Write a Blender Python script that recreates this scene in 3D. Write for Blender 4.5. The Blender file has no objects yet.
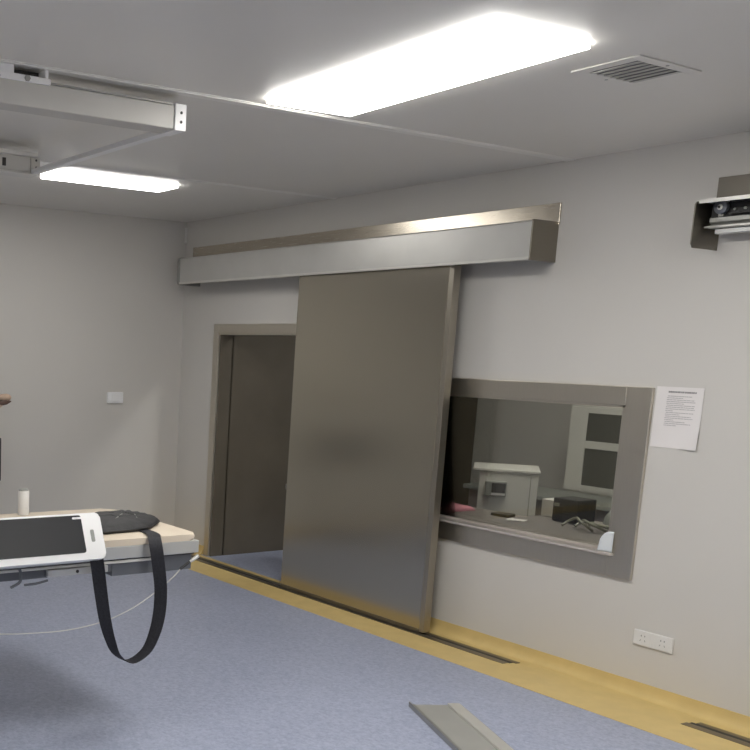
import bpy, bmesh, math, random
from mathutils import Vector, Matrix
random.seed(7)
scn = bpy.context.scene
col = scn.collection
H = 2.7          # ceiling height
XL = -7.273      # left wall
XR = 1.7         # right wall (behind the frame)
YF = -6.6        # wall behind the camera
CY = 3.0         # far wall of the control room
WT = 0.12        # wall thickness

# ------------------------------------------------------------------ materials
def new_mat(name):
    m = bpy.data.materials.new(name); m.use_nodes = True
    nt = m.node_tree
    return m, nt, nt.nodes['Principled BSDF']

def plain(name, c, rough=0.5, metal=0.0, var=0.04, scale=6.0, bump=0.0, bscale=200.0, spec=0.5):
    """Principled material with a little procedural colour variation and an optional fine bump."""
    m, nt, b = new_mat(name)
    tc = nt.nodes.new('ShaderNodeTexCoord')
    n = nt.nodes.new('ShaderNodeTexNoise'); n.inputs['Scale'].default_value = scale
    n.inputs['Detail'].default_value = 3
    nt.links.new(tc.outputs['Object'], n.inputs['Vector'])
    r = nt.nodes.new('ShaderNodeValToRGB')
    r.color_ramp.elements[0].position = 0.3; r.color_ramp.elements[1].position = 0.7
    r.color_ramp.elements[0].color = (*[x * (1 - var) for x in c], 1)
    r.color_ramp.elements[1].color = (*[min(1, x * (1 + var)) for x in c], 1)
    nt.links.new(n.outputs['Fac'], r.inputs['Fac'])
    nt.links.new(r.outputs['Color'], b.inputs['Base Color'])
    b.inputs['Roughness'].default_value = rough
    b.inputs['Metallic'].default_value = metal
    b.inputs['Specular IOR Level'].default_value = spec
    if bump:
        n2 = nt.nodes.new('ShaderNodeTexNoise'); n2.inputs['Scale'].default_value = bscale
        nt.links.new(tc.outputs['Object'], n2.inputs['Vector'])
        bp = nt.nodes.new('ShaderNodeBump'); bp.inputs['Strength'].default_value = bump
        bp.inputs['Distance'].default_value = 0.002
        nt.links.new(n2.outputs['Fac'], bp.inputs['Height'])
        nt.links.new(bp.outputs['Normal'], b.inputs['Normal'])
    return m

def steel(name, c, rough=0.3, stretch=(2, 2, 120), aniso=0.0, var=0.06, rv=1.0):
    """Brushed stainless: streaky roughness and tone along one direction."""
    m, nt, b = new_mat(name)
    tc = nt.nodes.new('ShaderNodeTexCoord')
    mp = nt.nodes.new('ShaderNodeMapping'); mp.inputs['Scale'].default_value = stretch
    n = nt.nodes.new('ShaderNodeTexNoise'); n.inputs['Scale'].default_value = 3.0; n.inputs['Detail'].default_value = 4
    nt.links.new(tc.outputs['Object'], mp.inputs['Vector']); nt.links.new(mp.outputs['Vector'], n.inputs['Vector'])
    r = nt.nodes.new('ShaderNodeValToRGB')
    r.color_ramp.elements[0].color = (*[x * (1 - var) for x in c], 1)
    r.color_ramp.elements[1].color = (*[x * (1 + var) for x in c], 1)
    nt.links.new(n.outputs['Fac'], r.inputs['Fac']); nt.links.new(r.outputs['Color'], b.inputs['Base Color'])
    mr = nt.nodes.new('ShaderNodeMapRange')
    mr.inputs['To Min'].default_value = rough - 0.04 * rv; mr.inputs['To Max'].default_value = rough + 0.06 * rv
    nt.links.new(n.outputs['Fac'], mr.inputs['Value']); nt.links.new(mr.outputs['Result'], b.inputs['Roughness'])
    b.inputs['Metallic'].default_value = 1.0
    if aniso:
        b.inputs['Anisotropic'].default_value = aniso
        tg = nt.nodes.new('ShaderNodeTangent'); tg.direction_type = 'RADIAL'; tg.axis = 'Z'
        nt.links.new(tg.outputs['Tangent'], b.inputs['Tangent'])
    return m

def emit(name, c, s):
    m = bpy.data.materials.new(name); m.use_nodes = True
    nt = m.node_tree; nt.nodes.clear()
    o = nt.nodes.new('ShaderNodeOutputMaterial'); e = nt.nodes.new('ShaderNodeEmission')
    e.inputs['Color'].default_value = (*c, 1); e.inputs['Strength'].default_value = s
    nt.links.new(e.outputs[0], o.inputs[0]); return m

def glass(name, tint=(0.86, 0.86, 0.82)):
    m = bpy.data.materials.new(name); m.use_nodes = True
    nt = m.node_tree; nt.nodes.clear()
    o = nt.nodes.new('ShaderNodeOutputMaterial'); mx = nt.nodes.new('ShaderNodeMixShader')
    t = nt.nodes.new('ShaderNodeBsdfTransparent'); t.inputs['Color'].default_value = (*tint, 1)
    g = nt.nodes.new('ShaderNodeBsdfGlossy'); g.inputs['Roughness'].default_value = 0.03
    f = nt.nodes.new('ShaderNodeFresnel'); f.inputs['IOR'].default_value = 1.5
    nt.links.new(f.outputs[0], mx.inputs[0]); nt.links.new(t.outputs[0], mx.inputs[1]); nt.links.new(g.outputs[0], mx.inputs[2])
    nt.links.new(mx.outputs[0], o.inputs[0]); return m

def floor_mat():
    m, nt, b = new_mat('speckled_blue_vinyl')
    tc = nt.nodes.new('ShaderNodeTexCoord')
    n = nt.nodes.new('ShaderNodeTexNoise'); n.inputs['Scale'].default_value = 55; n.inputs['Detail'].default_value = 5
    n.inputs['Roughness'].default_value = 0.75
    nt.links.new(tc.outputs['Object'], n.inputs['Vector'])
    r = nt.nodes.new('ShaderNodeValToRGB')
    e = r.color_ramp.elements
    e[0].position = 0.36; e[0].color = (0.280, 0.315, 0.435, 1)
    e[1].position = 0.66; e[1].color = (0.440, 0.475, 0.600, 1)
    nt.links.new(n.outputs['Fac'], r.inputs['Fac'])
    n2 = nt.nodes.new('ShaderNodeTexNoise'); n2.inputs['Scale'].default_value = 1.3; n2.inputs['Detail'].default_value = 3
    nt.links.new(tc.outputs['Object'], n2.inputs['Vector'])
    mr = nt.nodes.new('ShaderNodeMapRange'); mr.inputs['To Min'].default_value = 0.94; mr.inputs['To Max'].default_value = 1.05
    nt.links.new(n2.outputs['Fac'], mr.inputs['Value'])
    mx = nt.nodes.new('ShaderNodeMix'); mx.data_type = 'RGBA'; mx.blend_type = 'MULTIPLY'; mx.inputs[0].default_value = 1
    nt.links.new(r.outputs['Color'], mx.inputs[6]); nt.links.new(mr.outputs['Result'], mx.inputs[7])
    nt.links.new(mx.outputs[2], b.inputs['Base Color'])
    b.inputs['Roughness'].default_value = 0.42
    return m

M = {}
M['floor'] = floor_mat()
M['wall'] = plain('painted_wall_panel', (0.635, 0.615, 0.580), 0.45, var=0.015, scale=1.2)
M['ceiling'] = plain('ceiling_panel', (0.77, 0.75, 0.705), 0.40, var=0.015, scale=1.2)
M['strip'] = plain('ceiling_joint_strip', (0.86, 0.85, 0.81), 0.35, var=0.02)
M['yellow'] = plain('yellow_vinyl', (0.66, 0.50, 0.21), 0.45, var=0.05, scale=9)
M['steel'] = steel('brushed_steel_door', (0.50, 0.465, 0.395), 0.24, (0.25, 0.25, 9), 0.62, var=0.012, rv=0.0)
M['steel_frame'] = steel('steel_frame', (0.62, 0.58, 0.505), 0.40, (60, 60, 3))
M['steel_back'] = steel('dull_steel_plate', (0.20, 0.185, 0.16), 0.45, (2, 2, 60))
M['steel_edge'] = steel('edge_channel_steel', (0.42, 0.39, 0.33), 0.36, (60, 60, 3))
M['steel_dark'] = steel('dark_steel', (0.27, 0.245, 0.205), 0.36, (2, 2, 60))
M['steel_plate'] = steel('bright_steel_plate', (0.58, 0.53, 0.45), 0.25, (3, 3, 60))
M['sill'] = plain('pale_sill_strip', (0.62, 0.57, 0.53), 0.3, 0.35, var=0.03)
M['cover'] = plain('satin_aluminium_cover', (0.60, 0.595, 0.57), 0.38, 0.55, var=0.03)
M['alu'] = plain('aluminium_profile', (0.70, 0.69, 0.65), 0.35, 0.5, var=0.03)
M['alu_grey'] = plain('grey_aluminium', (0.36, 0.36, 0.34), 0.4, 0.6, var=0.04)
M['cover_grey'] = plain('grey_cover_sheet', (0.42, 0.42, 0.395), 0.4, 0.3, var=0.03)
M['white'] = plain('white_plastic', (0.76, 0.75, 0.73), 0.38, var=0.02)
M['white_bright'] = plain('bright_white_plastic', (0.88, 0.88, 0.88), 0.3, var=0.01)
M['white_enamel'] = plain('white_enamel', (0.70, 0.69, 0.65), 0.4, var=0.02)
M['vent_slat'] = plain('vent_slat_grey', (0.50, 0.49, 0.46), 0.45, var=0.02)
M['rail_paint'] = plain('rail_paint', (0.56, 0.545, 0.51), 0.45, var=0.02)
M['paper'] = plain('paper', (0.80, 0.77, 0.76), 0.7, var=0.015)
M['ink'] = plain('grey_ink', (0.47, 0.45, 0.45), 0.8)
M['ink_dark'] = plain('dark_ink', (0.27, 0.26, 0.26), 0.8)
M['black'] = plain('black_plastic', (0.018, 0.018, 0.019), 0.45)
M['dark'] = plain('dark_interior', (0.045, 0.043, 0.042), 0.6)
M['screen'] = plain('dark_glass_screen', (0.020, 0.021, 0.024), 0.35, var=0.02, spec=0.22)
M['cream'] = plain('cream_upholstery', (0.70, 0.61, 0.49), 0.55, var=0.03, bump=0.15)
M['fabric'] = plain('black_nylon', (0.026, 0.026, 0.028), 0.6, var=0.3, scale=40, bump=0.5, bscale=90)
M['webbing'] = plain('black_webbing', (0.020, 0.020, 0.026), 0.7, var=0.3, scale=120, bump=0.4, bscale=400)
M['rail_silver'] = plain('silver_bed_rail', (0.60, 0.61, 0.60), 0.34, 0.6, var=0.03)
M['frame_dark'] = plain('dark_grey_frame', (0.15, 0.16, 0.18), 0.5, 0.2)
M['cable'] = plain('white_cable', (0.62, 0.62, 0.60), 0.4)
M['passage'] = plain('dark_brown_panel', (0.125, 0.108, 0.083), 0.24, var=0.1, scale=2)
M['pink'] = plain('pink_cloth', (0.72, 0.30, 0.37), 0.85, var=0.1, scale=30)
M['desk'] = plain('grey_brown_desk', (0.24, 0.215, 0.20), 0.45, var=0.05)
M['grey_box'] = plain('grey_box', (0.30, 0.31, 0.29), 0.5)
M['olive_cable'] = plain('olive_grey_cable', (0.30, 0.30, 0.24), 0.6)
M['film'] = plain('translucent_film', (0.78, 0.82, 0.84), 0.25, var=0.03)
M['tan'] = plain('tan_leather', (0.52, 0.38, 0.28), 0.5, var=0.1, scale=40)
M['brown'] = plain('brown_leather', (0.10, 0.055, 0.04), 0.5, var=0.1, scale=40)
M['glass'] = glass('lead_glass')
M['cab_glass'] = plain('dark_cabinet_glass', (0.10, 0.10, 0.085), 0.15)
M['lamp'] = emit('lamp_diffuser', (1.0, 0.977, 0.932), 15.8)
M['lamp_added'] = emit('lamp_diffuser_control', (1.0, 0.985, 0.95), 30.0)  # glow of the lamp added in the control room

# ------------------------------------------------------------------ mesh builder
class MB:
    def __init__(s): s.bm = bmesh.new()
    def box(s, x0, x1, y0, y1, z0, z1, bev=0.0, seg=2, mat=None):
        r = bmesh.ops.create_cube(s.bm, size=1.0)
        vs = r['verts']
        for v in vs:
            v.co = Vector(((x0 + x1) / 2 + v.co.x * (x1 - x0), (y0 + y1) / 2 + v.co.y * (y1 - y0), (z0 + z1) / 2 + v.co.z * (z1 - z0)))
        if bev:
            es = list({e for v in vs for e in v.link_edges})
            o = bmesh.ops.bevel(s.bm, geom=es, offset=bev, segments=seg, affect='EDGES', profile=0.5)
            vs = list({v for f in o['faces'] for v in f.verts} | {v for v in vs if v.is_valid})
        if mat is not None:
            for v in vs: v.co = mat @ v.co
        return s
    def prism(s, pts, z0, z1, bev=0.0, seg=3, axis='Z', mat=None):
        """Extrude a polygon; axis picks which way it is extruded."""
        def P(a, b, c):
            return Vector({'Z': (a, b, c), 'X': (c, a, b), 'Y': (a, c, b)}[axis])
        lo = [s.bm.verts.new(P(a, b, z0)) for a, b in pts]
        hi = [s.bm.verts.new(P(a, b, z1)) for a, b in pts]
        n = len(pts); fs = [s.bm.faces.new(lo[::-1]), s.bm.faces.new(hi)]
        for i in range(n): fs.append(s.bm.faces.new((lo[i], lo[(i + 1) % n], hi[(i + 1) % n], hi[i])))
        vs = lo + hi
        if bev:
            es = [e for e in fs[1].edges] + [e for e in fs[0].edges]
            o = bmesh.ops.bevel(s.bm, geom=es, offset=bev, segments=seg, affect='EDGES', profile=0.5)
            vs = list({v for f in o['faces'] for v in f.verts} | {v for v in vs if v.is_valid})
        if mat is not None:
            for v in vs: v.co = mat @ v.co
        return s
    def cyl(s, a, b, r, r2=None, n=24, caps=True, bev=0):
        a, b = Vector(a), Vector(b); d = b - a; q = d.to_track_quat('Z', 'Y')
        r2 = r if r2 is None else r2
        ra = []; rb = []
        for i in range(n):
            t = 2 * math.pi * i / n; o = Vector((math.cos(t), math.sin(t), 0))
            ra.append(s.bm.verts.new(a + q @ (o * r))); rb.append(s.bm.verts.new(b + q @ (o * r2)))
        for i in range(n): s.bm.faces.new((ra[i], ra[(i + 1) % n], rb[(i + 1) % n], rb[i]))
        if caps: s.bm.faces.new(ra[::-1]); s.bm.faces.new(rb)
        return s
    def lathe(s, prof, c, n=32, axis=Vector((0, 0, 1))):
        q = axis.to_track_quat('Z', 'Y'); rings = []
        for r, z in prof:
            rings.append([s.bm.verts.new(Vector(c) + q @ Vector((r * math.cos(2 * math.pi * i / n), r * math.sin(2 * math.pi * i / n), z))) for i in range(n)])
        for A, B in zip(rings, rings[1:]):
            for i in range(n): s.bm.faces.new((A[i], A[(i + 1) % n], B[(i + 1) % n], B[i]))
        s.bm.faces.new(rings[0][::-1]); s.bm.faces.new(rings[-1]); return s
    def tube(s, pts, r, n=10, smooth=6):
        P = catmull(pts, smooth); rings = []
        up = Vector((0.13, 0.21, 0.97))
        for i, p in enumerate(P):
            t = (P[min(i + 1, len(P) - 1)] - P[max(i - 1, 0)]).normalized()
            a = t.cross(up)
            if a.length < 1e-4: a = t.cross(Vector((1, 0, 0)))
            a.normalize(); b = t.cross(a)
            rings.append([s.bm.verts.new(p + (a * math.cos(2 * math.pi * k / n) + b * math.sin(2 * math.pi * k / n)) * r) for k in range(n)])
        for A, B in zip(rings, rings[1:]):
            for k in range(n): s.bm.faces.new((A[k], A[(k + 1) % n], B[(k + 1) % n], B[k]))
        s.bm.faces.new(rings[0][::-1]); s.bm.faces.new(rings[-1]); return s
    def strap(s, pts, wid, th, smooth=6):
        """pts = [(point, width direction)], a flat band of real thickness."""
        P = catmull([p for p, w in pts], smooth); W = catmull([w for p, w in pts], smooth)
        rings = []
        for i, p in enumerate(P):
            t = (P[min(i + 1, len(P) - 1)] - P[max(i - 1, 0)]).normalized()
            w = W[i] - t * W[i].dot(t); w.normalize(); n = t.cross(w)
            rings.append([s.bm.verts.new(p + w * a * wid / 2 + n * b * th / 2) for a, b in ((-1, -1), (1, -1), (1, 1), (-1, 1))])
        for A, B in zip(rings, rings[1:]):
            for k in range(4): s.bm.faces.new((A[k], A[(k + 1) % 4], B[(k + 1) % 4], B[k]))
        s.bm.faces.new(rings[0][::-1]); s.bm.faces.new(rings[-1]); return s
    def build(s, name, mat, parent=None, smooth=False):
        bm = s.bm
        bmesh.ops.recalc_face_normals(bm, faces=bm.faces)
        off = origin_of(parent) if parent else None
        if off is None:
            xs = [v.co for v in bm.verts]
            off = Vector(((min(v.x for v in xs) + max(v.x for v in xs)) / 2, (min(v.y for v in xs) + max(v.y for v in xs)) / 2, min(v.z for v in xs)))
        for v in bm.verts: v.co -= off
        me = bpy.data.meshes.new(name); bm.to_mesh(me); bm.free()
        if isinstance(mat, str): mat = M[mat]
        me.materials.append(mat)
        o = bpy.data.objects.new(name, me); col.objects.link(o)
        if parent: o.parent = parent
        else: o.location = off
        if smooth:
            for p in me.polygons: p.use_smooth = True
            try: me.set_sharp_from_angle(angle=math.radians(40))
            except Exception: pass
        return o

def catmull(pts, k):
    pts = [Vector(p) for p in pts]; out = []
    for i in range(len(pts) - 1):
        a = pts[max(i - 1, 0)]; b = pts[i]; c = pts[i + 1]; d = pts[min(i + 2, len(pts) - 1)]
        for j in range(k):
            t = j / k
            out.append(0.5 * ((2 * b) + (c - a) * t + (2 * a - 5 * b + 4 * c - d) * t * t + (3 * b - a - 3 * c + d) * t ** 3))
    out.append(pts[-1]); return out

def origin_of(o):
    while o.parent: o = o.parent
    return Vector(o.location)
def tag(o, label, cat, group=None):
    o['label'] = label; o['category'] = cat
    if group: o['group'] = group
    return o
def thing(name, loc, label, cat, group=None):
    o = bpy.data.objects.new(name, None); o.empty_display_size = 0.1
    col.objects.link(o); o.location = loc
    return tag(o, label, cat, group)
def struct(o):
    o['kind'] = 'structure'; return o
def struct_root(name, loc):
    o = bpy.data.objects.new(name, None); col.objects.link(o); o.location = loc; return struct(o)
def rounded(pts, r, n=6):
    """round the corners of a polygon; r may be a list."""
    out = []; N = len(pts)
    for i in range(N):
        rr = r[i] if isinstance(r, (list, tuple)) else r
        p = Vector(pts[i]); a = Vector(pts[i - 1]); b = Vector(pts[(i + 1) % N])
        if rr <= 0: out.append(tuple(p)); continue
        u = (a - p).normalized(); v = (b - p).normalized()
        p0 = p + u * rr; p1 = p + v * rr
        for k in range(n + 1):
            t = k / n
            q = p0 * (1 - t) ** 2 + p * 2 * t * (1 - t) + p1 * t * t
            out.append(tuple(q))
    return out

# ------------------------------------------------------------------ the room shell
X0, X1 = XL - 0.15, XR + 0.15
struct(MB().box(X0, X1, YF - 0.15, CY + 0.15, -0.1, 0).build('floor', 'floor'))
struct(MB().box(X0, X1, YF - 0.15, CY + 0.15, H, H + 0.1).build('ceiling', 'ceiling'))
struct(MB().box(XL - 0.12, XL, YF, CY, 0, H).build('wall_left', 'wall'))
struct(MB().box(XR, XR + 0.12, YF, CY, 0, H).build('wall_right', 'wall'))
struct(MB().box(XL - 0.12, XR + 0.12, YF - 0.12, YF, 0, H).build('wall_front', 'wall'))
struct(MB().box(XL - 0.12, XR + 0.12, CY, CY + 0.12, 0, H).build('wall_far', 'wall'))
# door wall with the doorway and the window opening
DX0, DX1, DZ = -6.735, -5.40, 1.805
WX0, WX1, WZ0, WZ1 = -4.66, -3.228, 0.690, 1.452
w = MB()
w.box(XL, DX0, 0, WT, 0, H).box(DX0, DX1, 0, WT, DZ, H).box(DX1, WX0, 0, WT, 0, H)
w.box(WX0, WX1, 0, WT, 0, WZ0).box(WX0, WX1, 0, WT, WZ1, H).box(WX1, XR, 0, WT, 0, H)
struct(w.build('wall_back', 'wall'))
# dark panelled passage wall seen through the doorway and the window
struct(MB().box(-6.84, -6.725, WT, CY, 0, H).build('wall_passage', 'passage'))
# coved yellow baseboards and the yellow floor border
def cove(x0, x1):
    pr = [(0, 0), (0, 0.072), (-0.006, 0.072), (-0.008, 0.045), (-0.014, 0.022), (-0.026, 0.008), (-0.045, 0.0015), (-0.045, 0)]
    return MB().prism(pr, x0, x1, axis='X')
struct(cove(-5.31, XR).build('baseboard_back', 'yellow', smooth=True))
struct(cove(XL, -6.82).build('baseboard_corner', 'yellow', smooth=True))
struct(MB().box(XL, XL + 0.012, YF, -0.045, 0, 0.075, 0.004).build('baseboard_left', 'yellow'))
struct(MB().box(XL + 0.01, XR, -0.445, -0.040, 0, 0.0025).build('trim_1', 'yellow'))
# ceiling joint strips
for i, (x, wd) in enumerate(((-3.705, 0.045), (-5.50, 0.030), (-1.55, 0.045))):
    m = MB().box(x - wd / 2, x + wd / 2, YF, -0.002, H - 0.006, H, 0.002)
    m.box(x - wd / 2 - 0.012, x + wd / 2 + 0.012, YF, -0.002, H - 0.0025, H)
    struct(m.build('trim_%d' % (i + 2), 'strip'))
struct(MB().box(XL, XL + 0.018, -0.018, 0, 2.53, 2.655, 0.004).build('trim_5', 'white'))

# door frame (stainless architrave around the opening)
d = struct_root('door_1', (-6.07, -0.01, 0))
m = MB()
FW = 0.068
m.box(DX0 - FW, DX0, -0.016, 0.0, 0, DZ + FW, 0.003).box(DX1, DX1 + FW, -0.016, 0.0, 0, DZ + FW, 0.003)
m.box(DX0, DX1, -0.016, 0.0, DZ, DZ + FW, 0.003)
m.box(DX1 - 0.012, DX1, 0.0, WT + 0.01, 0, DZ).box(DX0, DX1, 0.0, WT + 0.01, DZ - 0.012, DZ)
m.build('door_frame', 'steel_frame', d)
MB().box(DX0, DX0 + 0.010, 0.0, WT + 0.01, 0, DZ - 0.012).build('dark_lining', 'passage', d)

# window: frame, sill, pane
wn = struct_root('window_1', (-3.94, -0.01, WZ0))
m = MB(); OX0, OX1, OZ0, OZ1 = -4.80, -3.092, 0.578, 1.548
m.box(OX0, WX0, -0.02, 0.0, OZ0, OZ1, 0.003).box(WX1, OX1, -0.02, 0.0, OZ0, OZ1, 0.003)
m.box(WX0, WX1, -0.02, 0.0, WZ1, OZ1, 0.003).box(WX0, WX1, -0.02, 0.0, OZ0, WZ0, 0.003)
m.box(WX0, WX0 + 0.012, -0.018, WT, WZ0, WZ1).box(WX1 - 0.012, WX1, -0.018, WT, WZ0, WZ1).box(WX0, WX1, -0.018, WT, WZ1 - 0.012, WZ1)
m.build('window_frame', 'steel_frame', wn)
m = MB().box(WX0, WX1 + 0.03, -0.040, -0.010, WZ0 - 0.004, WZ0 + 0.010, 0.003).box(WX0, WX1, -0.010, WT + 0.01, WZ0 - 0.004, WZ0 + 0.003)
m.box(WX0, WX1, 0.072, 0.086, WZ0, WZ0 + 0.014, 0.003).box(WX0, WX1, 0.098, 0.112, WZ0, WZ0 + 0.016, 0.003)
m.build('window_sill', 'sill', wn)
MB().box(WX0 + 0.012, WX1 - 0.012, 0.0865, 0.0975, WZ0 + 0.003, WZ1 - 0.012).build('pane', 'glass', wn)

# ------------------------------------------------------------------ sliding door
PX0, PX1, PY0, PY1, PZ0, PZ1 = -5.622, -4.268, -0.165, -0.122, 0.012, 2.30
t = thing('sliding_door', (-5.0, -0.145, 0.0), 'large brushed stainless steel sliding door leaf between doorway and window', 'sliding door')
MB().box(PX0, PX1 - 0.035, PY0, PY1, PZ0, PZ1, 0.004).build('door_panel', 'steel', t)
MB().box(PX1 - 0.034, PX1, PY0 - 0.002, PY1 + 0.012, PZ0, PZ1, 0.003).build('edge_channel', 'steel_edge', t)
MB().box(PX0 + 0.002, PX1 - 0.036, PY0 - 0.003, PY1 + 0.003, 0.0055, 0.030, 0.002).build('bottom_guide', 'steel_dark', t)

# first housing (closed cover)
def housing_back(x0, x1): return MB().box(x0, x1, -0.012, 0.0, 2.375, 2.488, 0.002)
t = thing('door_track_housing', (-5.4, 0.0, 2.18), 'long closed grey track housing above the sliding door', 'door track')
housing_back(-7.15, -3.728).build('back_plate', 'steel_plate', t)
m = MB().prism([(-0.012, 2.386), (-0.195, 2.386), (-0.203, 2.378), (-0.203, 2.200), (-0.199, 2.186), (-0.185, 2.183), (-0.185, 2.196), (-0.197, 2.200),
                (-0.197, 2.376), (-0.192, 2.380), (-0.012, 2.380)], -7.04, -3.742, axis='X')
m.build('front_cover', 'cover', t)
MB().box(-7.04, -3.742, -0.209, -0.2035, 2.183, 2.199, 0.002).build('bottom_lip', 'alu', t)
MB().box(-3.742, -3.734, -0.206, -0.0, 2.181, 2.390, 0.002).build('end_cap', 'steel_dark', t)['label'] = 'brown stainless right end cap'
m = MB().prism(rounded([(-0.212, 2.176), (-0.0, 2.176), (-0.0, 2.392), (-0.212, 2.392)], [0.03, 0, 0, 0.03]), -7.065, -7.04, axis='X')
m.build('end_cap', 'alu_grey', t)['label'] = 'dark rounded left end cap'
MB().box(-7.02, -3.76, -0.16, -0.125, 2.305, 2.345, 0.004).build('hanger_rail', 'alu_grey', t)

# second housing (open, cover taken off), runs out of the frame to the right
t = thing('door_track_housing', (-1.7, 0.0, 2.18), 'open track housing without its front cover, high on the right wall', 'door track')
HX0, HX1 = -2.883, -0.3
MB().box(-2.905, HX1, -0.012, 0.0, 2.390, 2.512, 0.002).build('back_plate', 'steel_back', t)
MB().box(HX0 + 0.006, HX1, -0.030, -0.013, 2.29, 2.386).build('inner_board', 'alu_grey', t)
m = MB().prism([(-0.205, 2.205), (-0.190, 2.186), (-0.0, 2.186), (-0.0, 2.392), (-0.190, 2.392), (-0.205, 2.375)], HX0, HX0 + 0.005, axis='X')
m.build('end_cap', 'steel_dark', t)
MB().box(HX0 + 0.006, HX1, -0.205, -0.013, 2.387, 2.392).box(HX0 + 0.02, HX1, -0.207, -0.203, 2.376, 2.392).build('top_cover', 'alu', t)
MB().box(-2.865, HX1, -0.100, -0.031, 2.318, 2.386, 0.003).build('drive_board', 'black', t)
r = MB().lathe([(0.0265, -0.012), (0.029, -0.010), (0.029, 0.010), (0.0265, 0.012)], (-2.812, -0.116, 2.362), axis=Vector((0, -1, 0))).build('roller', 'frame_dark', t, True)
MB().lathe([(0.012, 0.0), (0.012, 0.005), (0.008, 0.007)], (-2.812, -0.128, 2.362), axis=Vector((0, -1, 0))).build('hub', 'alu', r, True)
MB().lathe([(0.005, 0.0), (0.005, 0.006)], (-2.812, -0.135, 2.362), axis=Vector((0, -1, 0)), n=12).build('axle', 'dark', r)
m = MB(); m.box(-2.775, HX1, -0.124, -0.108, 2.382, 2.3865); m.box(-2.775, HX1, -0.124, -0.108, 2.330, 2.334)
for k in range(60): m.box(-2.775 + k * 0.02, -2.767 + k * 0.02, -0.124, -0.108, 2.334, 2.337)
m.build('toothed_belt', 'dark', t)
for k in range(4):
    MB().cyl((-2.76 + 0.045 * k, -0.100, 2.352), (-2.76 + 0.045 * k, -0.107, 2.352), 0.006, n=12).build('bolt', 'grey_box', t)
MB().box(-2.83, -2.805, -0.108, -0.100, 2.322, 2.345, 0.002).build('clamp', 'alu_grey', t)
m = MB().prism([(-0.031, 2.318), (-0.125, 2.318), (-0.125, 2.300), (-0.110, 2.292), (-0.125, 2.284), (-0.125, 2.272), (-0.031, 2.272)], -2.855, HX1, axis='X')
m.build('hanger_rail', 'alu_grey', t)
MB().box(-2.862, HX1, -0.132, -0.126, 2.276, 2.283).cyl((-2.872, -0.129, 2.279), (-2.80, -0.129, 2.279), 0.004, n=10).build('guide_rod', 'alu', t)
MB().box(-2.835, HX1, -0.110, -0.080, 2.248, 2.271, 0.004).build('lower_profile', 'rail_silver', t)

# floor tracks set into the yellow border
def track(x0, x1, label):
    t = thing('floor_track', ((x0 + x1) / 2, -0.143, 0.0025), label, 'floor track', )
    MB().box(x0, x1, -0.205, -0.160, 0.0022, 0.0050, 0.0008).box(x0 + .03, x1 + .03, -0.132, -0.098, 0.0022, 0.0050, 0.0008).build('rail_strip', 'steel_dark', t)
    MB().box(x0 + .01, x1 + .01, -0.1602, -0.1318, 0.0020, 0.0030).build('groove', 'dark', t)
track(-6.90, -3.650, 'steel floor track under the sliding door, running from doorway past the window')
track(-2.640, -0.3, 'short piece of steel floor track at the bottom right corner')

# ------------------------------------------------------------------ notice, sockets, switch
t = thing('paper_sign', (-2.965, -0.002, 1.26), 'white printed paper notice taped beside the upper right corner of the window', 'sign')
def bend(x, z):   # the sheet lifts a little at its lower right corner
    u = (x + 3.083) / 0.235; v = (1.556 - z) / 0.292
    return -0.0009 - 0.045 * max(0, u - 0.5) * max(0, v - 0.4) - 0.003 * math.sin(2.2 * v + 1.5 * u) ** 2
def sheet(x0, x1, z0, z1, nx, nz, lift, m):
    g = []; gb = []
    for j in range(nz + 1):
        ra = []; rb = []
        for i in range(nx + 1):
            x = x0 + (x1 - x0) * i / nx; z = z0 + (z1 - z0) * j / nz
            ra.append(m.bm.verts.new((x, bend(x, z) - lift, z))); rb.append(m.bm.verts.new((x, bend(x, z) - lift + 0.0007, z)))
        g.append(ra); gb.append(rb)
    for j in range(nz):
        for i in range(nx):
            m.bm.faces.new((g[j][i], g[j][i + 1], g[j + 1][i + 1], g[j + 1][i]))
            m.bm.faces.new((gb[j][i], gb[j + 1][i], gb[j + 1][i + 1], gb[j][i + 1]))
    for j in range(nz):
        m.bm.faces.new((g[j][0], g[j + 1][0], gb[j + 1][0], gb[j][0])); m.bm.faces.new((g[j][nx], gb[j][nx], gb[j + 1][nx], g[j + 1][nx]))
    for i in range(nx):
        m.bm.faces.new((g[0][i], gb[0][i], gb[0][i + 1], g[0][i + 1])); m.bm.faces.new((g[nz][i], g[nz][i + 1], gb[nz][i + 1], gb[nz][i]))
m = MB(); sheet(-3.083, -2.849, 1.262, 1.556, 10, 12, 0.0, m); m.build('sheet', 'paper', t, True)
m = MB(); x = -3.022
while x < -2.89:                                            # heading: a row of small characters
    wd = random.uniform(0.006, 0.010); sheet(x, x + wd, 1.528, 1.536, 1, 1, 0.0009, m); x += wd + random.uniform(0.001, 0.003)
m.build('heading', 'ink_dark', t)
m = MB(); z = 1.519
rows = [(.02, .85), (.0, .55), (.0, .95), (.0, .98), (.0, .60), (.02, .97), (.0, .95), (.0, .98), (.0, .25), (.02, .95), (.0, .50), (.02, .88), (.0, .95), (.0, .3), (.02, .70), (.0, .90), (.0, .42)]
for a, b in rows:                                           # body: lines of tiny characters
    z -= 0.0088; x = -3.026 + a * 0.15; end = -3.026 + b * 0.145
    while x < end:
        wd = random.uniform(0.004, 0.016); sheet(x, min(x + wd, end), z, z + 0.0036, 1, 1, 0.0009, m); x += wd + random.uniform(0.0012, 0.003)
m.build('printed_text', 'ink', t)

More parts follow.
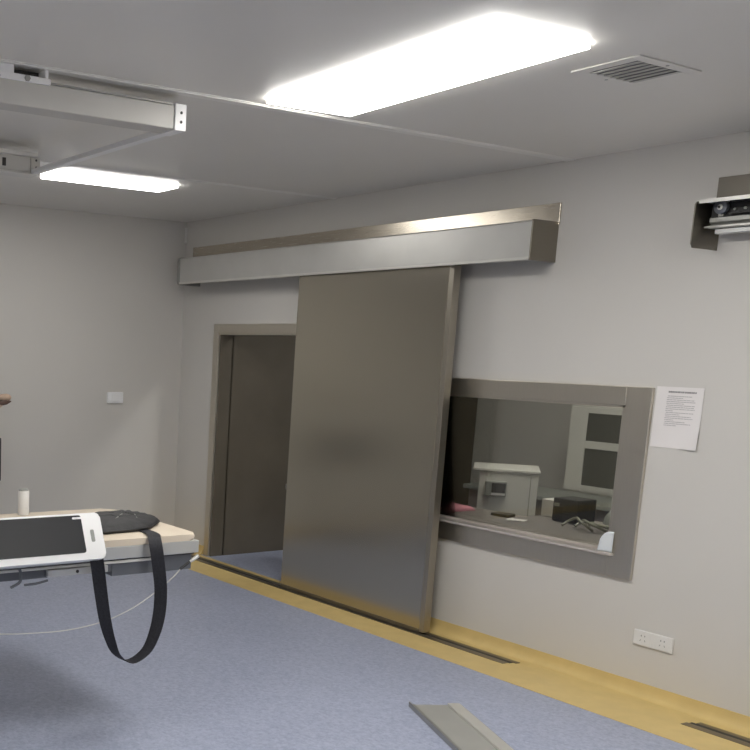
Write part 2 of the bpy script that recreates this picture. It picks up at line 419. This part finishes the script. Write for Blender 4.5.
t = thing('wall_socket', (-2.941, 0.0, 0.265), 'white double wall socket low on the wall right of the window', 'socket')
MB().box(-3.044, -2.838, -0.011, 0, 0.262, 0.340, 0.004).build('plate', 'white', t)
for cx in (-2.992, -2.890):
    s = MB().box(cx - 0.043, cx + 0.043, -0.0125, -0.0105, 0.268, 0.334, 0.001).build('socket_insert', 'white', t)
    m = MB()
    for dx, dz, r in ((-0.009, 0.013, 0), (0.009, 0.013, 0)):
        m.box(cx + dx - 0.0025, cx + dx + 0.0025, -0.0130, -0.0124, 0.301 + dz - 0.004, 0.301 + dz + 0.004)
    for dx, rot in ((-0.012, 0.5), (0.012, -0.5)):
        m.box(-0.0015, 0.0015, -0.0003, 0.0003, -0.005, 0.005, mat=Matrix.Translation((cx + dx, -0.0127, 0.290)) @ Matrix.Rotation(rot, 4, 'Y'))
    m.build('slots', 'grey_box', s)
t = thing('light_switch', (XL, -0.637, 1.225), 'small white light switch on the left wall', 'light switch')
MB().box(XL, XL + 0.020, -0.710, -0.565, 1.222, 1.312, 0.005).build('plate', 'white_bright', t)
MB().box(XL + 0.0195, XL + 0.025, -0.675, -0.600, 1.236, 1.298, 0.002).build('rocker', 'white_bright', t)

# ------------------------------------------------------------------ ceiling things
def lamp(name, cx, cy, sx, sy, label, mat='lamp', rot=0.0):
    t = thing(name, (cx, cy, H - 0.02), label, 'ceiling light', 'ceiling light panels')
    Lm = Matrix.Translation((cx, cy, 0)) @ Matrix.Rotation(rot, 4, 'Z')
    MB().box(-sx / 2 + 0.01, sx / 2 - 0.01, -sy / 2 + 0.01, sy / 2 - 0.01, H - 0.005, H - 0.0005, mat=Lm).build('housing', 'white', t)
    MB().box(-sx / 2, sx / 2, -sy / 2, sy / 2, H - 0.020, H - 0.005, 0.004, mat=Lm).build('diffuser', mat, t)
lamp('ceiling_light', -2.975, -1.91, 1.20, 0.44, 'large glowing ceiling light panel in front of the air vent', rot=-0.05)
lamp('ceiling_light', -5.81, -1.565, 0.24, 0.86, 'smaller glowing ceiling light panel near the left wall')
lamp('ceiling_light', -0.55, -1.91, 1.27, 0.45, 'added ceiling light panel for overall room light on the right, beyond the picture edge')  # unseen lamp added to fill the room from the right
lamp('ceiling_light', -2.55, -5.1, 1.27, 0.45, 'added ceiling light panel for overall room light over the viewer, outside the picture')  # added out of view for general light; no such fixture is visible
lamp('ceiling_light', -4.2, 0.95, 1.0, 0.25, 'added unseen ceiling light panel brightening the control room', 'lamp_added')  # added lamp, set forward to light the cabinet fronts

t = thing('air_vent', (-2.487, -1.29, H - 0.02), 'square slatted air vent grille in the ceiling', 'air vent')
vx0, vx1, vy0, vy1 = -2.580, -2.396, -1.425, -1.165
MB().box(-2.622, vx0, -1.475, -1.115, H - 0.006, H - 0.0005, 0.002).box(vx1, -2.355, -1.475, -1.115, H - 0.006, H - 0.0005, 0.002)\
    .box(vx0, vx1, -1.475, vy0, H - 0.006, H - 0.0005, 0.002).box(vx0, vx1, vy1, -1.115, H - 0.006, H - 0.0005, 0.002).build('frame', 'ceiling', t)
MB().box(vx0, vx1, vy0, vy1, H - 0.002, H - 0.0005).build('duct_opening', 'frame_dark', t)
for k in range(7):
    yc = vy0 + 0.020 + k * (vy1 - vy0 - 0.035) / 6.0
    MB().box(-0.5 * (vx1 - vx0), 0.5 * (vx1 - vx0), -0.015, 0.015, -0.0008, 0.0008, mat=Matrix.Translation(((vx0 + vx1) / 2, yc, H - 0.0062)) @ Matrix.Rotation(0.10, 4, 'X')).build('slat', 'vent_slat', t)
for x, y in ((-2.372, -1.29), (-2.607, -1.29)):
    MB().cyl((x, y, H - 0.006), (x, y, H - 0.0075), 0.006, n=12).build('screw', 'alu_grey', t)

# suspended equipment rails
def rail(xf, label, far=False):
    t = thing('ceiling_rail', (xf - 0.05, -3.6, 2.55), label, 'ceiling rail', 'suspended ceiling rails')
    ye = -2.475
    MB().box(xf - 0.11, xf, -5.2, ye, 2.553, 2.645, 0.004).build('rail_beam', 'rail_paint', t)
    if far:
        MB().box(xf - 0.11, xf + 0.030, -5.2, ye + 0.03, 2.632, 2.652, 0.002).build('top_flange', 'white_enamel', t)
        MB().box(xf - 0.11, xf + 0.012, -5.2, ye + 0.05, 2.545, 2.554, 0.001).build('bottom_flange', 'white_enamel', t)
        MB().box(xf - 0.114, xf + 0.004, ye, ye + 0.055, 2.554, 2.632, 0.003).build('end_block', 'rail_paint', t)
        for k in range(3): MB().box(xf - 0.001, xf + 0.002, ye - 0.16 - 0.05 * k, ye - 0.14 - 0.05 * k, 2.575, 2.615).build('slot', 'dark', t)
    else:
        MB().box(xf - 0.11, xf + 0.004, -5.2, ye - 0.01, 2.645, 2.651, 0.001).build('top_flange', 'alu_grey', t)
        MB().box(xf - 0.114, xf + 0.006, ye, ye + 0.055, 2.548, 2.652, 0.003).build('end_block', 'white_bright', t)
    for z in (2.582, 2.618):
        MB().cyl((xf + 0.006, ye + 0.030, z), (xf + 0.0075, ye + 0.030, z), 0.006, n=12).build('screw', 'dark', t)
    for yb in (-3.14, -4.6):
        b = MB().box(xf - 0.10, xf + 0.006, yb - 0.11, yb + 0.10, 2.640, 2.664, 0.003).box(xf - 0.10, xf + 0.006, yb - 0.11, yb - 0.055, 2.664, 2.6925)\
            .box(xf - 0.10, xf + 0.006, yb + 0.075, yb + 0.088, 2.664, 2.6925).box(xf - 0.10, xf - 0.06, yb - 0.055, yb + 0.075, 2.664, 2.6925).build('bracket', 'white_bright', t)
        MB().cyl((xf + 0.006, yb, 2.652), (xf + 0.012, yb, 2.652), 0.012, n=6).build('bolt', 'alu_grey', b)
        MB().box(xf - 0.058, xf - 0.05, yb - 0.054, yb + 0.074, 2.665, 2.692).build('slot_plate', 'dark', b)
    return t
r1 = rail(-3.70, 'long white ceiling rail nearer the large ceiling light')
r2 = rail(-5.06, 'end of the farther ceiling rail beside the smaller light panel', True)
MB().box(-5.054, -3.810, -2.474, -2.430, 2.550, 2.572, 0.002).build('cross_bar', 'white_bright', r1)

# ------------------------------------------------------------------ the examination table
BX, BF, BE, BN = -3.600, -4.37, -2.328, -4.45      # near side, far side, end near the door wall, other end
t = thing('examination_table', (-4.05, -3.5, 0.0), 'examination table with cream padded top and silver side rails at the left', 'examination table')
pl = rounded([(BX, BE), (BX, BN), (BF, BN), (BF + 0.01, BE + 0.01)], [0.055, 0.03, 0.03, 0.10], 8)
MB().prism(pl, 0.8525, 0.8805, 0.012, 3).build('mattress', 'cream', t, True)
MB().box(BX - 0.025, BX, BN, BE + 0.004, 0.797, 0.852, 0.004).build('side_rail', 'rail_silver', t)
MB().box(BF + 0.06, BX - 0.026, BE - 0.022, BE + 0.004, 0.797, 0.852, 0.004).build('end_rail', 'rail_silver', t)
MB().box(BF + 0.02, BF + 0.058, BN, BE - 0.03, 0.797, 0.852, 0.004).build('side_rail', 'rail_silver', t)
MB().box(BF + 0.06, BX - 0.026, BN, BE - 0.024, 0.805, 0.852).build('table_board', 'frame_dark', t)
MB().box(BX - 0.060, BX - 0.012, BN, BE - 0.012, 0.7905, 0.7965).build('gap_shade_strip', 'dark', t)  # dark solid strip standing in for the shade in the thin gap
MB().box(BX - 0.032, BX - 0.006, BN, -2.52, 0.779, 0.7905, 0.002).build('lower_rail', 'white_enamel', t)
MB().box(BX - 0.080, BX - 0.020, BN, -2.75, 0.742, 0.7785, 0.003).box(BX - 0.080, BX - 0.020, -2.75, BE - 0.020, 0.722, 0.7900, 0.003).build('under_frame', 'frame_dark', t)
MB().box(BF + 0.04, BF + 0.10, BN, BE - 0.02, 0.735, 0.7965, 0.003).build('under_frame', 'frame_dark', t)
MB().box(BF + 0.10, BX - 0.08, BE - 0.08, BE - 0.02, 0.740, 0.7965, 0.003).build('cross_beam', 'frame_dark', t)
MB().box(BX - 0.019, BX + 0.002, -3.06, -2.78, 0.748, 0.777, 0.003).build('mounting_plate', 'rail_silver', t)
MB().cyl((BX + 0.002, -2.925, 0.763), (BX + 0.004, -2.925, 0.763), 0.007, n=12).build('plate_hole', 'dark', t)
MB().box(-4.23, -3.73, -4.35, -3.75, 0.0, 0.08, 0.02).build('base', 'white_enamel', t)
MB().box(-4.15, -3.81, -4.25, -3.85, 0.08, 0.8045, 0.02).build('pedestal', 'white_enamel', t)

# white bottle on the far side of the table
t = thing('white_bottle', (-4.315, -2.835, 0.881), 'white cylindrical bottle standing at the far edge of the table', 'bottle')
MB().lathe([(0.025, 0.0), (0.0265, 0.003), (0.0265, 0.110), (0.024, 0.114)], (-4.315, -2.835, 0.8812)).build('body', 'white', t, True)
MB().lathe([(0.0235, 0.114), (0.0235, 0.119), (0.017, 0.122)], (-4.315, -2.835, 0.8812)).build('cap', 'grey_box', t, True)

# flat panel monitor leaning against the near side of the table
Or = Vector((-3.474, -2.858, 0.838)); U = Vector((0, -1, 0)); V = Vector((-0.405, 0, 0.914)).normalized(); N = U.cross(V) * -1
if N.x < 0: N = -N
F = Matrix(((U.x, V.x, N.x, Or.x), (U.y, V.y, N.y, Or.y), (U.z, V.z, N.z, Or.z), (0, 0, 0, 1)))   # local: u along table, v up, n out
PWD, PHT = 0.78, 0.190
t = thing('monitor', (-3.50, -3.26, 0.82), 'white framed flat monitor with dark screen propped on the table edge', 'monitor')
MB().prism(rounded([(0, 0), (PWD, 0), (PWD, PHT), (0, PHT)], 0.020, 6), -0.034, 0.0, 0.009, 3, mat=F).build('housing', 'white_bright', t, True)
MB().prism(rounded([(0.088, 0.028), (PWD - 0.10, 0.028), (PWD - 0.10, PHT - 0.008), (0.088, PHT - 0.008)], 0.012, 4), 0.0002, 0.0016, mat=F).build('screen', 'screen', t)
MB().prism(rounded([(0.040, 0.070), (0.056, 0.070), (0.056, 0.120), (0.040, 0.120)], 0.006, 3), 0.0, 0.0015, mat=F).build('grip_slot', 'grey_box', t)
MB().prism(rounded([(0.086, 0.166), (0.128, 0.166), (0.128, 0.174), (0.086, 0.174)], 0.004, 3), 0.0016, 0.0035, mat=F).build('painted_highlight', 'white_bright', t)  # raised white bar standing in for a highlight on the screen
MB().box(0.30, 0.42, 0.02, 0.10, -0.075, -0.034, 0.004, mat=F).build('rear_mount', 'frame_dark', t)
m = MB().box(BX + 0.001, BX + 0.016, -3.30, -3.16, 0.800, 0.880, 0.003)
m.build('rail_clamp', 'rail_silver', t)
MB().tube([(-3.592, -3.19, 0.800), (-3.588, -3.185, 0.775), (-3.583, -3.19, 0.745), (-3.582, -3.23, 0.725)], 0.006).tube([(-3.585, -3.17, 0.730), (-3.58, -3.12, 0.733), (-3.578, -3.07, 0.742)], 0.005).build('clamp_lever', 'frame_dark', t, True)

# black pouch with a hanging strap
t = thing('pouch', (-3.9, -2.5, 0.881), 'black zipped pouch lying on the table end, strap hanging down in a loop', 'pouch')
ol = rounded([(-4.10, -2.60), (-4.12, -2.385), (-4.00, -2.350), (-3.885, -2.345), (-3.735, -2.50), (-3.715, -2.76), (-3.92, -2.76)], [0.05, 0.05, 0.05, 0.045, 0.08, 0.04, 0.05], 6)
m = MB(); bm = m.bm
cx = sum(p[0] for p in ol) / len(ol); cy = sum(p[1] for p in ol) / len(ol)
rings = []
for s_, z_ in ((0.95, 0.8812), (1.0, 0.889), (1.0, 0.898), (0.95, 0.908), (0.80, 0.918), (0.55, 0.925), (0.25, 0.928)):
    rg = []
    for i, (px, py) in enumerate(ol):
        wr = 0.0035 * math.sin(i * 1.7 + s_ * 9) * (z_ - 0.88) / 0.05
        rg.append(bm.verts.new((cx + (px - cx) * s_, cy + (py - cy) * s_, z_ + wr)))
    rings.append(rg)
for A, B in zip(rings, rings[1:]):
    for i in range(len(ol)): bm.faces.new((A[i], A[(i + 1) % len(ol)], B[(i + 1) % len(ol)], B[i]))
bm.faces.new(rings[0][::-1]); bm.faces.new(rings[-1])
m.build('body', 'fabric', t, True)
zp = [Vector((cx + (px - cx) * 1.012, cy + (py - cy) * 1.012, 0.8935)) for px, py in ol]
m = MB().tube(zp + [zp[0]], 0.0035, 6, 2); m.build('zip_edge', 'black', t, True)
MB().tube([(-3.78, -2.66, 0.915), (-3.85, -2.60, 0.924), (-3.92, -2.53, 0.929)], 0.003, 8).tube([(-3.84, -2.50, 0.922), (-3.93, -2.46, 0.926)], 0.003, 8).build('crinkle_lines', 'alu_grey', t, True)  # grey raised lines along the crinkles on top
sx = -3.545
pts = [((-3.80, -2.52, 0.884), (0.25, 0.95, 0)), ((-3.70, -2.525, 0.884), (0.3, 0.95, 0)), ((-3.63, -2.545, 0.887), (0.35, .93, 0)), ((-3.586, -2.567, 0.885), (0.3, 0.95, 0)), ((-3.562, -2.575, 0.862), (0.4, 0.9, 0)),
       ((-3.548, -2.572, 0.810), (0.55, 0.8, 0)), ((sx, -2.560, 0.735), (0.7, 0.7, 0)), ((sx, -2.550, 0.66), (0.75, 0.65, 0)), ((sx, -2.553, 0.56), (0.8, 0.6, 0)), ((sx, -2.575, 0.47), (0.9, 0.4, 0)),
       ((sx, -2.615, 0.400), (0.97, 0.2, 0)), ((sx, -2.69, 0.365), (0.98, 0.1, 0)), ((sx, -2.755, 0.402), (0.97, 0.2, 0)), ((sx, -2.790, 0.47), (0.9, 0.4, 0)),
       ((sx, -2.818, 0.56), (0.8, 0.6, 0)), ((sx, -2.842, 0.68), (0.7, 0.7, 0)), ((-3.550, -2.860, 0.800), (0.5, 0.85, 0)), ((-3.562, -2.868, 0.862), (0.3, 0.95, 0)), ((-3.586, -2.872, 0.885), (0.2, 0.97, 0)), ((-3.63, -2.87, 0.887), (0.3, 0.95, 0)), ((-3.72, -2.83, 0.884), (0.4, 0.9, 0)), ((-3.79, -2.70, 0.884), (0.7, 0.7, 0))]
pts = [(Vector(p), Vector(w)) for p, w in pts]
MB().strap(pts, 0.056, 0.003, 8).build('strap', 'webbing', t, True)

# thin cable hanging under the table edge
t = thing('cable', (-3.6, -2.8, 0.53), 'thin white cable with dark plug sagging beneath the table edge', 'cable')
MB().tube([(-3.592, -2.42, 0.735), (-3.588, -2.47, 0.695), (-3.585, -2.57, 0.632), (-3.585, -2.68, 0.578), (-3.585, -2.80, 0.542), (-3.585, -2.95, 0.524), (-3.585, -3.10, 0.526), (-3.585, -3.30, 0.545), (-3.585, -3.55, 0.60), (-3.59, -3.80, 0.70)], 0.0026, 8, 8).build('cord', 'cable', t, True)
MB().cyl((-3.590, -2.375, 0.762), (-3.592, -2.425, 0.732), 0.006, n=12).build('plug_sleeve', 'black', t, True)
MB().cyl((-3.588, -2.335, 0.786), (-3.590, -2.376, 0.7615), 0.009, 0.006, n=12).build('plug', 'alu', t, True)

# ------------------------------------------------------------------ metal cover strip on the floor
dr = Vector((0.52, -0.255, 0)).normalized(); nr = Vector((0.255, 0.52, 0)).normalized()
o0 = Vector((-3.370, -1.212, 0.0))
G = Matrix(((nr.x, dr.x, 0, o0.x), (nr.y, dr.y, 0, o0.y), (0, 0, 1, 0.0), (0, 0, 0, 1)))
WD = 0.262; LN = 2.3
t = thing('metal_cover_strip', (-2.4, -1.6, 0.0), 'grey metal channel cover lying loose on the blue floor', 'metal strip')
MB().box(0.004, 0.190, 0, LN, 0.001, 0.010, mat=G).build('web', 'cover_grey', t)
MB().box(0, 0.005, 0, LN, 0.0005, 0.026, 0.001, mat=G).box(0.005, 0.028, 0, LN, 0.0100, 0.013, 0.001, mat=G).build('raised_lip', 'alu_grey', t)
MB().box(0.191, WD - 0.012, 0, LN, 0.001, 0.020, 0.002, mat=G).build('flange', 'alu', t)['label'] = 'paler right flange'
MB().box(WD - 0.011, WD, 0, LN, 0.0005, 0.012, 0.001, mat=G).build('edge_return', 'alu_grey', t)

# ------------------------------------------------------------------ assumed stand at the left frame edge, holding an unidentified tan and brown shape
t = thing('assumed_stand', (-6.95, -2.02, 0.0), 'made-up dark stand by the left wall with unidentified tan and brown grip, cut by the frame', 'stand')
MB().box(-7.20, -6.75, -2.30, -1.85, 0, 0.05, 0.01).build('base', 'frame_dark', t)
MB().box(-7.12, -7.02, -2.12, -2.00, 0.05, 1.60, 0.006).build('column', 'white_enamel', t)
MB().box(-7.018, -6.98, -2.25, -1.765, 0.66, 0.985, 0.01).build('panel', 'dark', t)
g = MB().cyl((-7.0, -2.06, 1.262), (-6.99, -1.80, 1.262), 0.018, n=14).build('handle_arm', 'frame_dark', t, True)
MB().lathe([(0.016, 0), (0.026, 0.02), (0.028, 0.06), (0.020, 0.085), (0.008, 0.095)], (-6.975, -1.795, 1.282), axis=Vector((0.05, 1, 0.02))).build('tip', 'tan', g, True)
MB().lathe([(0.014, 0), (0.022, 0.02), (0.020, 0.06), (0.004, 0.10)], (-6.97, -1.800, 1.243), axis=Vector((0.05, 1, 0.12))).build('tip', 'brown', g, True)
MB().lathe([(0.010, 0), (0.014, 0.02), (0.010, 0.06), (0.004, 0.075)], (-6.97, -1.815, 1.205), axis=Vector((0.05, 0.75, 0.5))).build('tip', 'tan', g, True)

# ------------------------------------------------------------------ control room seen through the window
t = thing('desk', (-4.6, 0.55, 0.0), 'grey brown control room desk behind the window', 'desk')
MB().prism([(-6.0, 0.14), (-3.10, 0.14), (-3.10, 0.93), (-4.245, 0.93), (-4.245, 0.62), (-6.0, 0.62)], 0.650, 0.690, 0.004).build('desktop', 'desk', t)
for x in (-5.98, -3.16):
    MB().box(x, x + 0.04, 0.18, 0.60, 0, 0.650).build('side_panel', 'desk', t)
# pink cloth
m = MB(); bm = m.bm; nx, ny = 14, 10; g = []
for j in range(ny + 1):
    row = []
    for i in range(nx + 1):
        u, v = i / nx, j / ny
        y = 0.16 + 0.34 * u; x = -4.72 + 0.18 * v
        h = 0.012 + 0.085 * math.exp(-((u - 0.18) ** 2 / 0.03 + (v - 0.55) ** 2 / 0.10)) + 0.03 * math.exp(-((u - 0.75) ** 2 / 0.08 + (v - 0.6) ** 2 / 0.2)) + 0.008 * math.sin(9 * u + 5 * v)
        if i in (0, nx) or j in (0, ny): h = 0.002
        row.append(bm.verts.new((x + 0.012 * math.sin(7 * v), y + 0.012 * math.sin(8 * u), 0.6905 + max(0.002, h))))
    g.append(row)
for j in range(ny):
    for i in range(nx): bm.faces.new((g[j][i], g[j][i + 1], g[j + 1][i + 1], g[j + 1][i]))
o = m.build('pink_cloth', 'pink', None, True); sm = o.modifiers.new('thick', 'SOLIDIFY'); sm.thickness = 0.0018
tag(o, 'crumpled pink cloth on the desk behind the window', 'cloth')

# white control cabinet with a small display
A0 = Vector((-4.954, 1.015, 0)); u = Vector((0.77, 0.64, 0)).normalized(); v = Vector((-0.64, 0.77, 0)).normalized()
Q = Matrix(((u.x, v.x, 0, A0.x), (u.y, v.y, 0, A0.y), (0, 0, 1, 0), (0, 0, 0, 1)))
t = thing('control_cabinet', tuple(A0 + u * 0.2 + v * 0.2), 'white control cabinet with small dark display behind the window', 'cabinet')
MB().box(0.0, 0.385, 0.0, 0.42, 0.0, 0.885, 0.004, mat=Q).build('body', 'white_enamel', t)
MB().box(-0.045, 0.395, -0.010, 0.43, 0.886, 0.905, 0.004, mat=Q).build('top', 'white_enamel', t)
MB().box(0.335, 0.340, -0.004, 0.0, 0.05, 0.86, mat=Q).build('panel_seam', 'grey_box', t)
s = MB().box(0.045, 0.185, -0.030, -0.001, 0.715, 0.820, 0.006, mat=Q).build('display', 'grey_box', t)
MB().box(0.088, 0.178, -0.033, -0.030, 0.742, 0.808, 0.002, mat=Q).build('screen', 'screen', s)
MB().box(0.088, 0.178, -0.033, -0.030, 0.722, 0.736, 0.002, mat=Q).build('label_strip', 'white', s)

# glazed cupboard against the far wall
t = thing('glass_cupboard', (-5.0, 2.65, 0), 'pale glazed cupboard against the far wall of the control room', 'cupboard')
cx0, cx1 = -5.36, -4.02
m = MB().box(cx0, cx0 + 0.03, 2.52, 2.985, 0, 1.32).box(cx1 - 0.03, cx1, 2.52, 2.985, 0, 1.32).box(cx0 + .03, cx1 - .03, 2.52, 2.985, 1.29, 1.32).box(cx0 + .03, cx1 - .03, 2.965, 2.985, 0, 1.29)
m.box(cx0 + .03, cx1 - .03, 2.52, 2.965, 0.62, 0.66).box(cx0 + .03, cx1 - .03, 2.52, 2.965, 0.0, 0.06)
m.build('body', 'white_enamel', t)
for a, b in ((cx0, -4.652), (-4.648, cx1)):
    m = MB().box(a, a + 0.15, 2.50, 2.519, 0.64, 1.31, 0.003).box(b - 0.06, b, 2.50, 2.519, 0.64, 1.31, 0.003)
    m.box(a + .15, b - .06, 2.50, 2.519, 1.265, 1.31).box(a + .15, b - .06, 2.50, 2.519, 0.985, 1.045).box(a + .15, b - .06, 2.50, 2.519, 0.64, 0.69)
    dd = m.build('glass_door', 'white_enamel', t)
    MB().box(a + .15, b - .06, 2.507, 2.512, 0.69, 0.985).box(a + .15, b - .06, 2.507, 2.512, 1.045, 1.265).build('pane', 'cab_glass', dd)
    MB().box(a + 0.003, b - 0.003, 2.50, 2.519, 0.06, 0.62, 0.003).build('lower_door', 'white_enamel', t)
# low counter in front of it
t = thing('counter', (-5.2, 2.2, 0), 'low counter in front of the glazed cupboard', 'counter')
MB().box(-5.90, -3.6, 1.95, 2.45, 0.60, 0.635, 0.004).build('counter_top', 'grey_box', t)
MB().box(-5.86, -3.64, 1.99, 2.43, 0, 0.60).build('counter_body', 'desk', t)
# things on the desk
t = thing('device_box', (-3.96, 0.72, 0.690), 'black electronic device box on the desk behind the window', 'device')
MB().box(-4.08, -3.91, 0.66, 0.84, 0.692, 0.835, 0.006).build('case', 'black', t)
MB().box(-4.07, -4.035, 0.657, 0.660, 0.785, 0.805).build('badge', 'olive_cable', t)
m = MB()
for k in range(5): m.box(-4.02, -3.92, 0.658, 0.660, 0.710 + 0.018 * k, 0.716 + 0.018 * k)
m.build('front_grille', 'dark', t)
tag(MB().box(-4.235, -4.15, 0.76, 0.88, 0.6905, 0.800, 0.004).build('carton', 'white_enamel'), 'small pale box left of the black device on the desk', 'box')
t = thing('papers', (-4.18, 0.4, 0.690), 'small white papers lying on the desk near the cabinet', 'papers')
MB().box(-0.055, 0.055, -0.04, 0.04, 0, 0.006, 0.001, mat=Matrix.Translation((-4.15, 0.43, 0.6905)) @ Matrix.Rotation(0.4, 4, 'Z')).build('sheet', 'paper', t)
MB().box(-0.06, 0.06, -0.045, 0.045, 0, 0.018, 0.003, mat=Matrix.Translation((-4.31, 0.50, 0.6905)) @ Matrix.Rotation(0.2, 4, 'Z')).build('dark_folder', 'dark', t)
m = MB()
for k in range(4):
    a = 0.5 * k; p = []
    for q in range(9):
        th = math.pi * (q / 8.0)
        p.append((-3.80 + 0.055 * k - 0.10 * math.cos(th), 0.52 + 0.02 * k + 0.05 * math.sin(2 * th + a), 0.699 + 0.055 * math.sin(th) * (1 - 0.12 * k)))
    m.tube(p, 0.008, 8, 4)
tag(m.build('cable_coil', 'olive_cable', None, True), 'tangled olive grey cable heap on the desk, right of the black device', 'cable')
# bundle of pale bags behind
m = MB(); m.lathe([(0.05, 0), (0.085, 0.02), (0.09, 0.06), (0.06, 0.10), (0.02, 0.115)], (-3.72, 0.80, 0.6905), n=20)
for vtx in m.bm.verts: vtx.co += Vector((math.sin(vtx.co.z * 60), math.cos(vtx.co.x * 70), 0)) * 0.008
tag(m.build('plastic_bag', 'grey_box', None, True), 'small grey crumpled bag at the back of the desk', 'bag')
# curled white plastic film standing on the sill
m = MB(); bm = m.bm; g = []
for j in range(9):
    row = []
    for i in range(9):
        a, b = i / 8, j / 8
        hh = 0.108 * (1 - (1 - a) ** 2.6) ** 0.5 + 0.004
        row.append(bm.verts.new((-3.285 + 0.085 * a + 0.006 * b, -0.034 + 0.012 * math.sin(a * 3.0) * (1 - b) - 0.004 * b * b, WZ0 + 0.0115 + hh * b)))
    g.append(row)
for j in range(8):
    for i in range(8): bm.faces.new((g[j][i], g[j][i + 1], g[j + 1][i + 1], g[j + 1][i]))
o = m.build('plastic_sheet', 'film', None, True); sm = o.modifiers.new('thick', 'SOLIDIFY'); sm.thickness = 0.002
tag(o, 'small curled white plastic sheet at the window\'s lower right corner', 'plastic sheet')

# ------------------------------------------------------------------ world, camera, view
wd = bpy.data.worlds.new('world'); scn.world = wd; wd.use_nodes = True
bg = wd.node_tree.nodes['Background']; bg.inputs[0].default_value = (0.5, 0.5, 0.5, 1); bg.inputs[1].default_value = 0.05

def cam_from(Vx, Vy, Vz):
    """Camera orientation, focal length and optical centre from the three vanishing points of the room."""
    Vx, Vy, Vz = Vector(Vx), Vector(Vy), Vector(Vz)
    a, b = Vy - Vx, Vz - Vy
    r1, r2 = a.dot(Vz), b.dot(Vx)
    det = a.x * b.y - a.y * b.x
    P = Vector(((r1 * b.y - a.y * r2) / det, (a.x * r2 - r1 * b.x) / det))
    f = math.sqrt(-(Vx - P).dot(Vy - P))
    g = lambda v: Vector((v.x - P.x, v.y - P.y, f)).normalized()
    X, Y, Z = -g(Vx), g(Vy), -g(Vz)
    right = Vector((X.x, Y.x, Z.x)); down = Vector((X.y, Y.y, Z.y)); fwd = Vector((X.z, Y.z, Z.z))
    return P, f, right, -down, -fwd
P, f, rx, uy, bz = cam_from((-483, 331), (1950, 400), (-70, 6350))
cd = bpy.data.cameras.new('camera'); co = bpy.data.objects.new('camera', cd); col.objects.link(co)
co.matrix_world = Matrix(((rx.x, uy.x, bz.x, 0.0), (rx.y, uy.y, bz.y, -4.868), (rx.z, uy.z, bz.z, 1.666), (0, 0, 0, 1)))
cd.sensor_width = 36; cd.sensor_fit = 'HORIZONTAL'; cd.lens = f / 750 * 36
cd.shift_x = (375 - P.x) / 750; cd.shift_y = (P.y - 375) / 750
cd.clip_start = 0.05
scn.camera = co
vs = scn.view_settings
scn.display_settings.display_device = 'sRGB'
vs.view_transform = 'Standard'; vs.look = 'None'; vs.exposure = 0.48; vs.gamma = 1.0; vs.use_curve_mapping = False
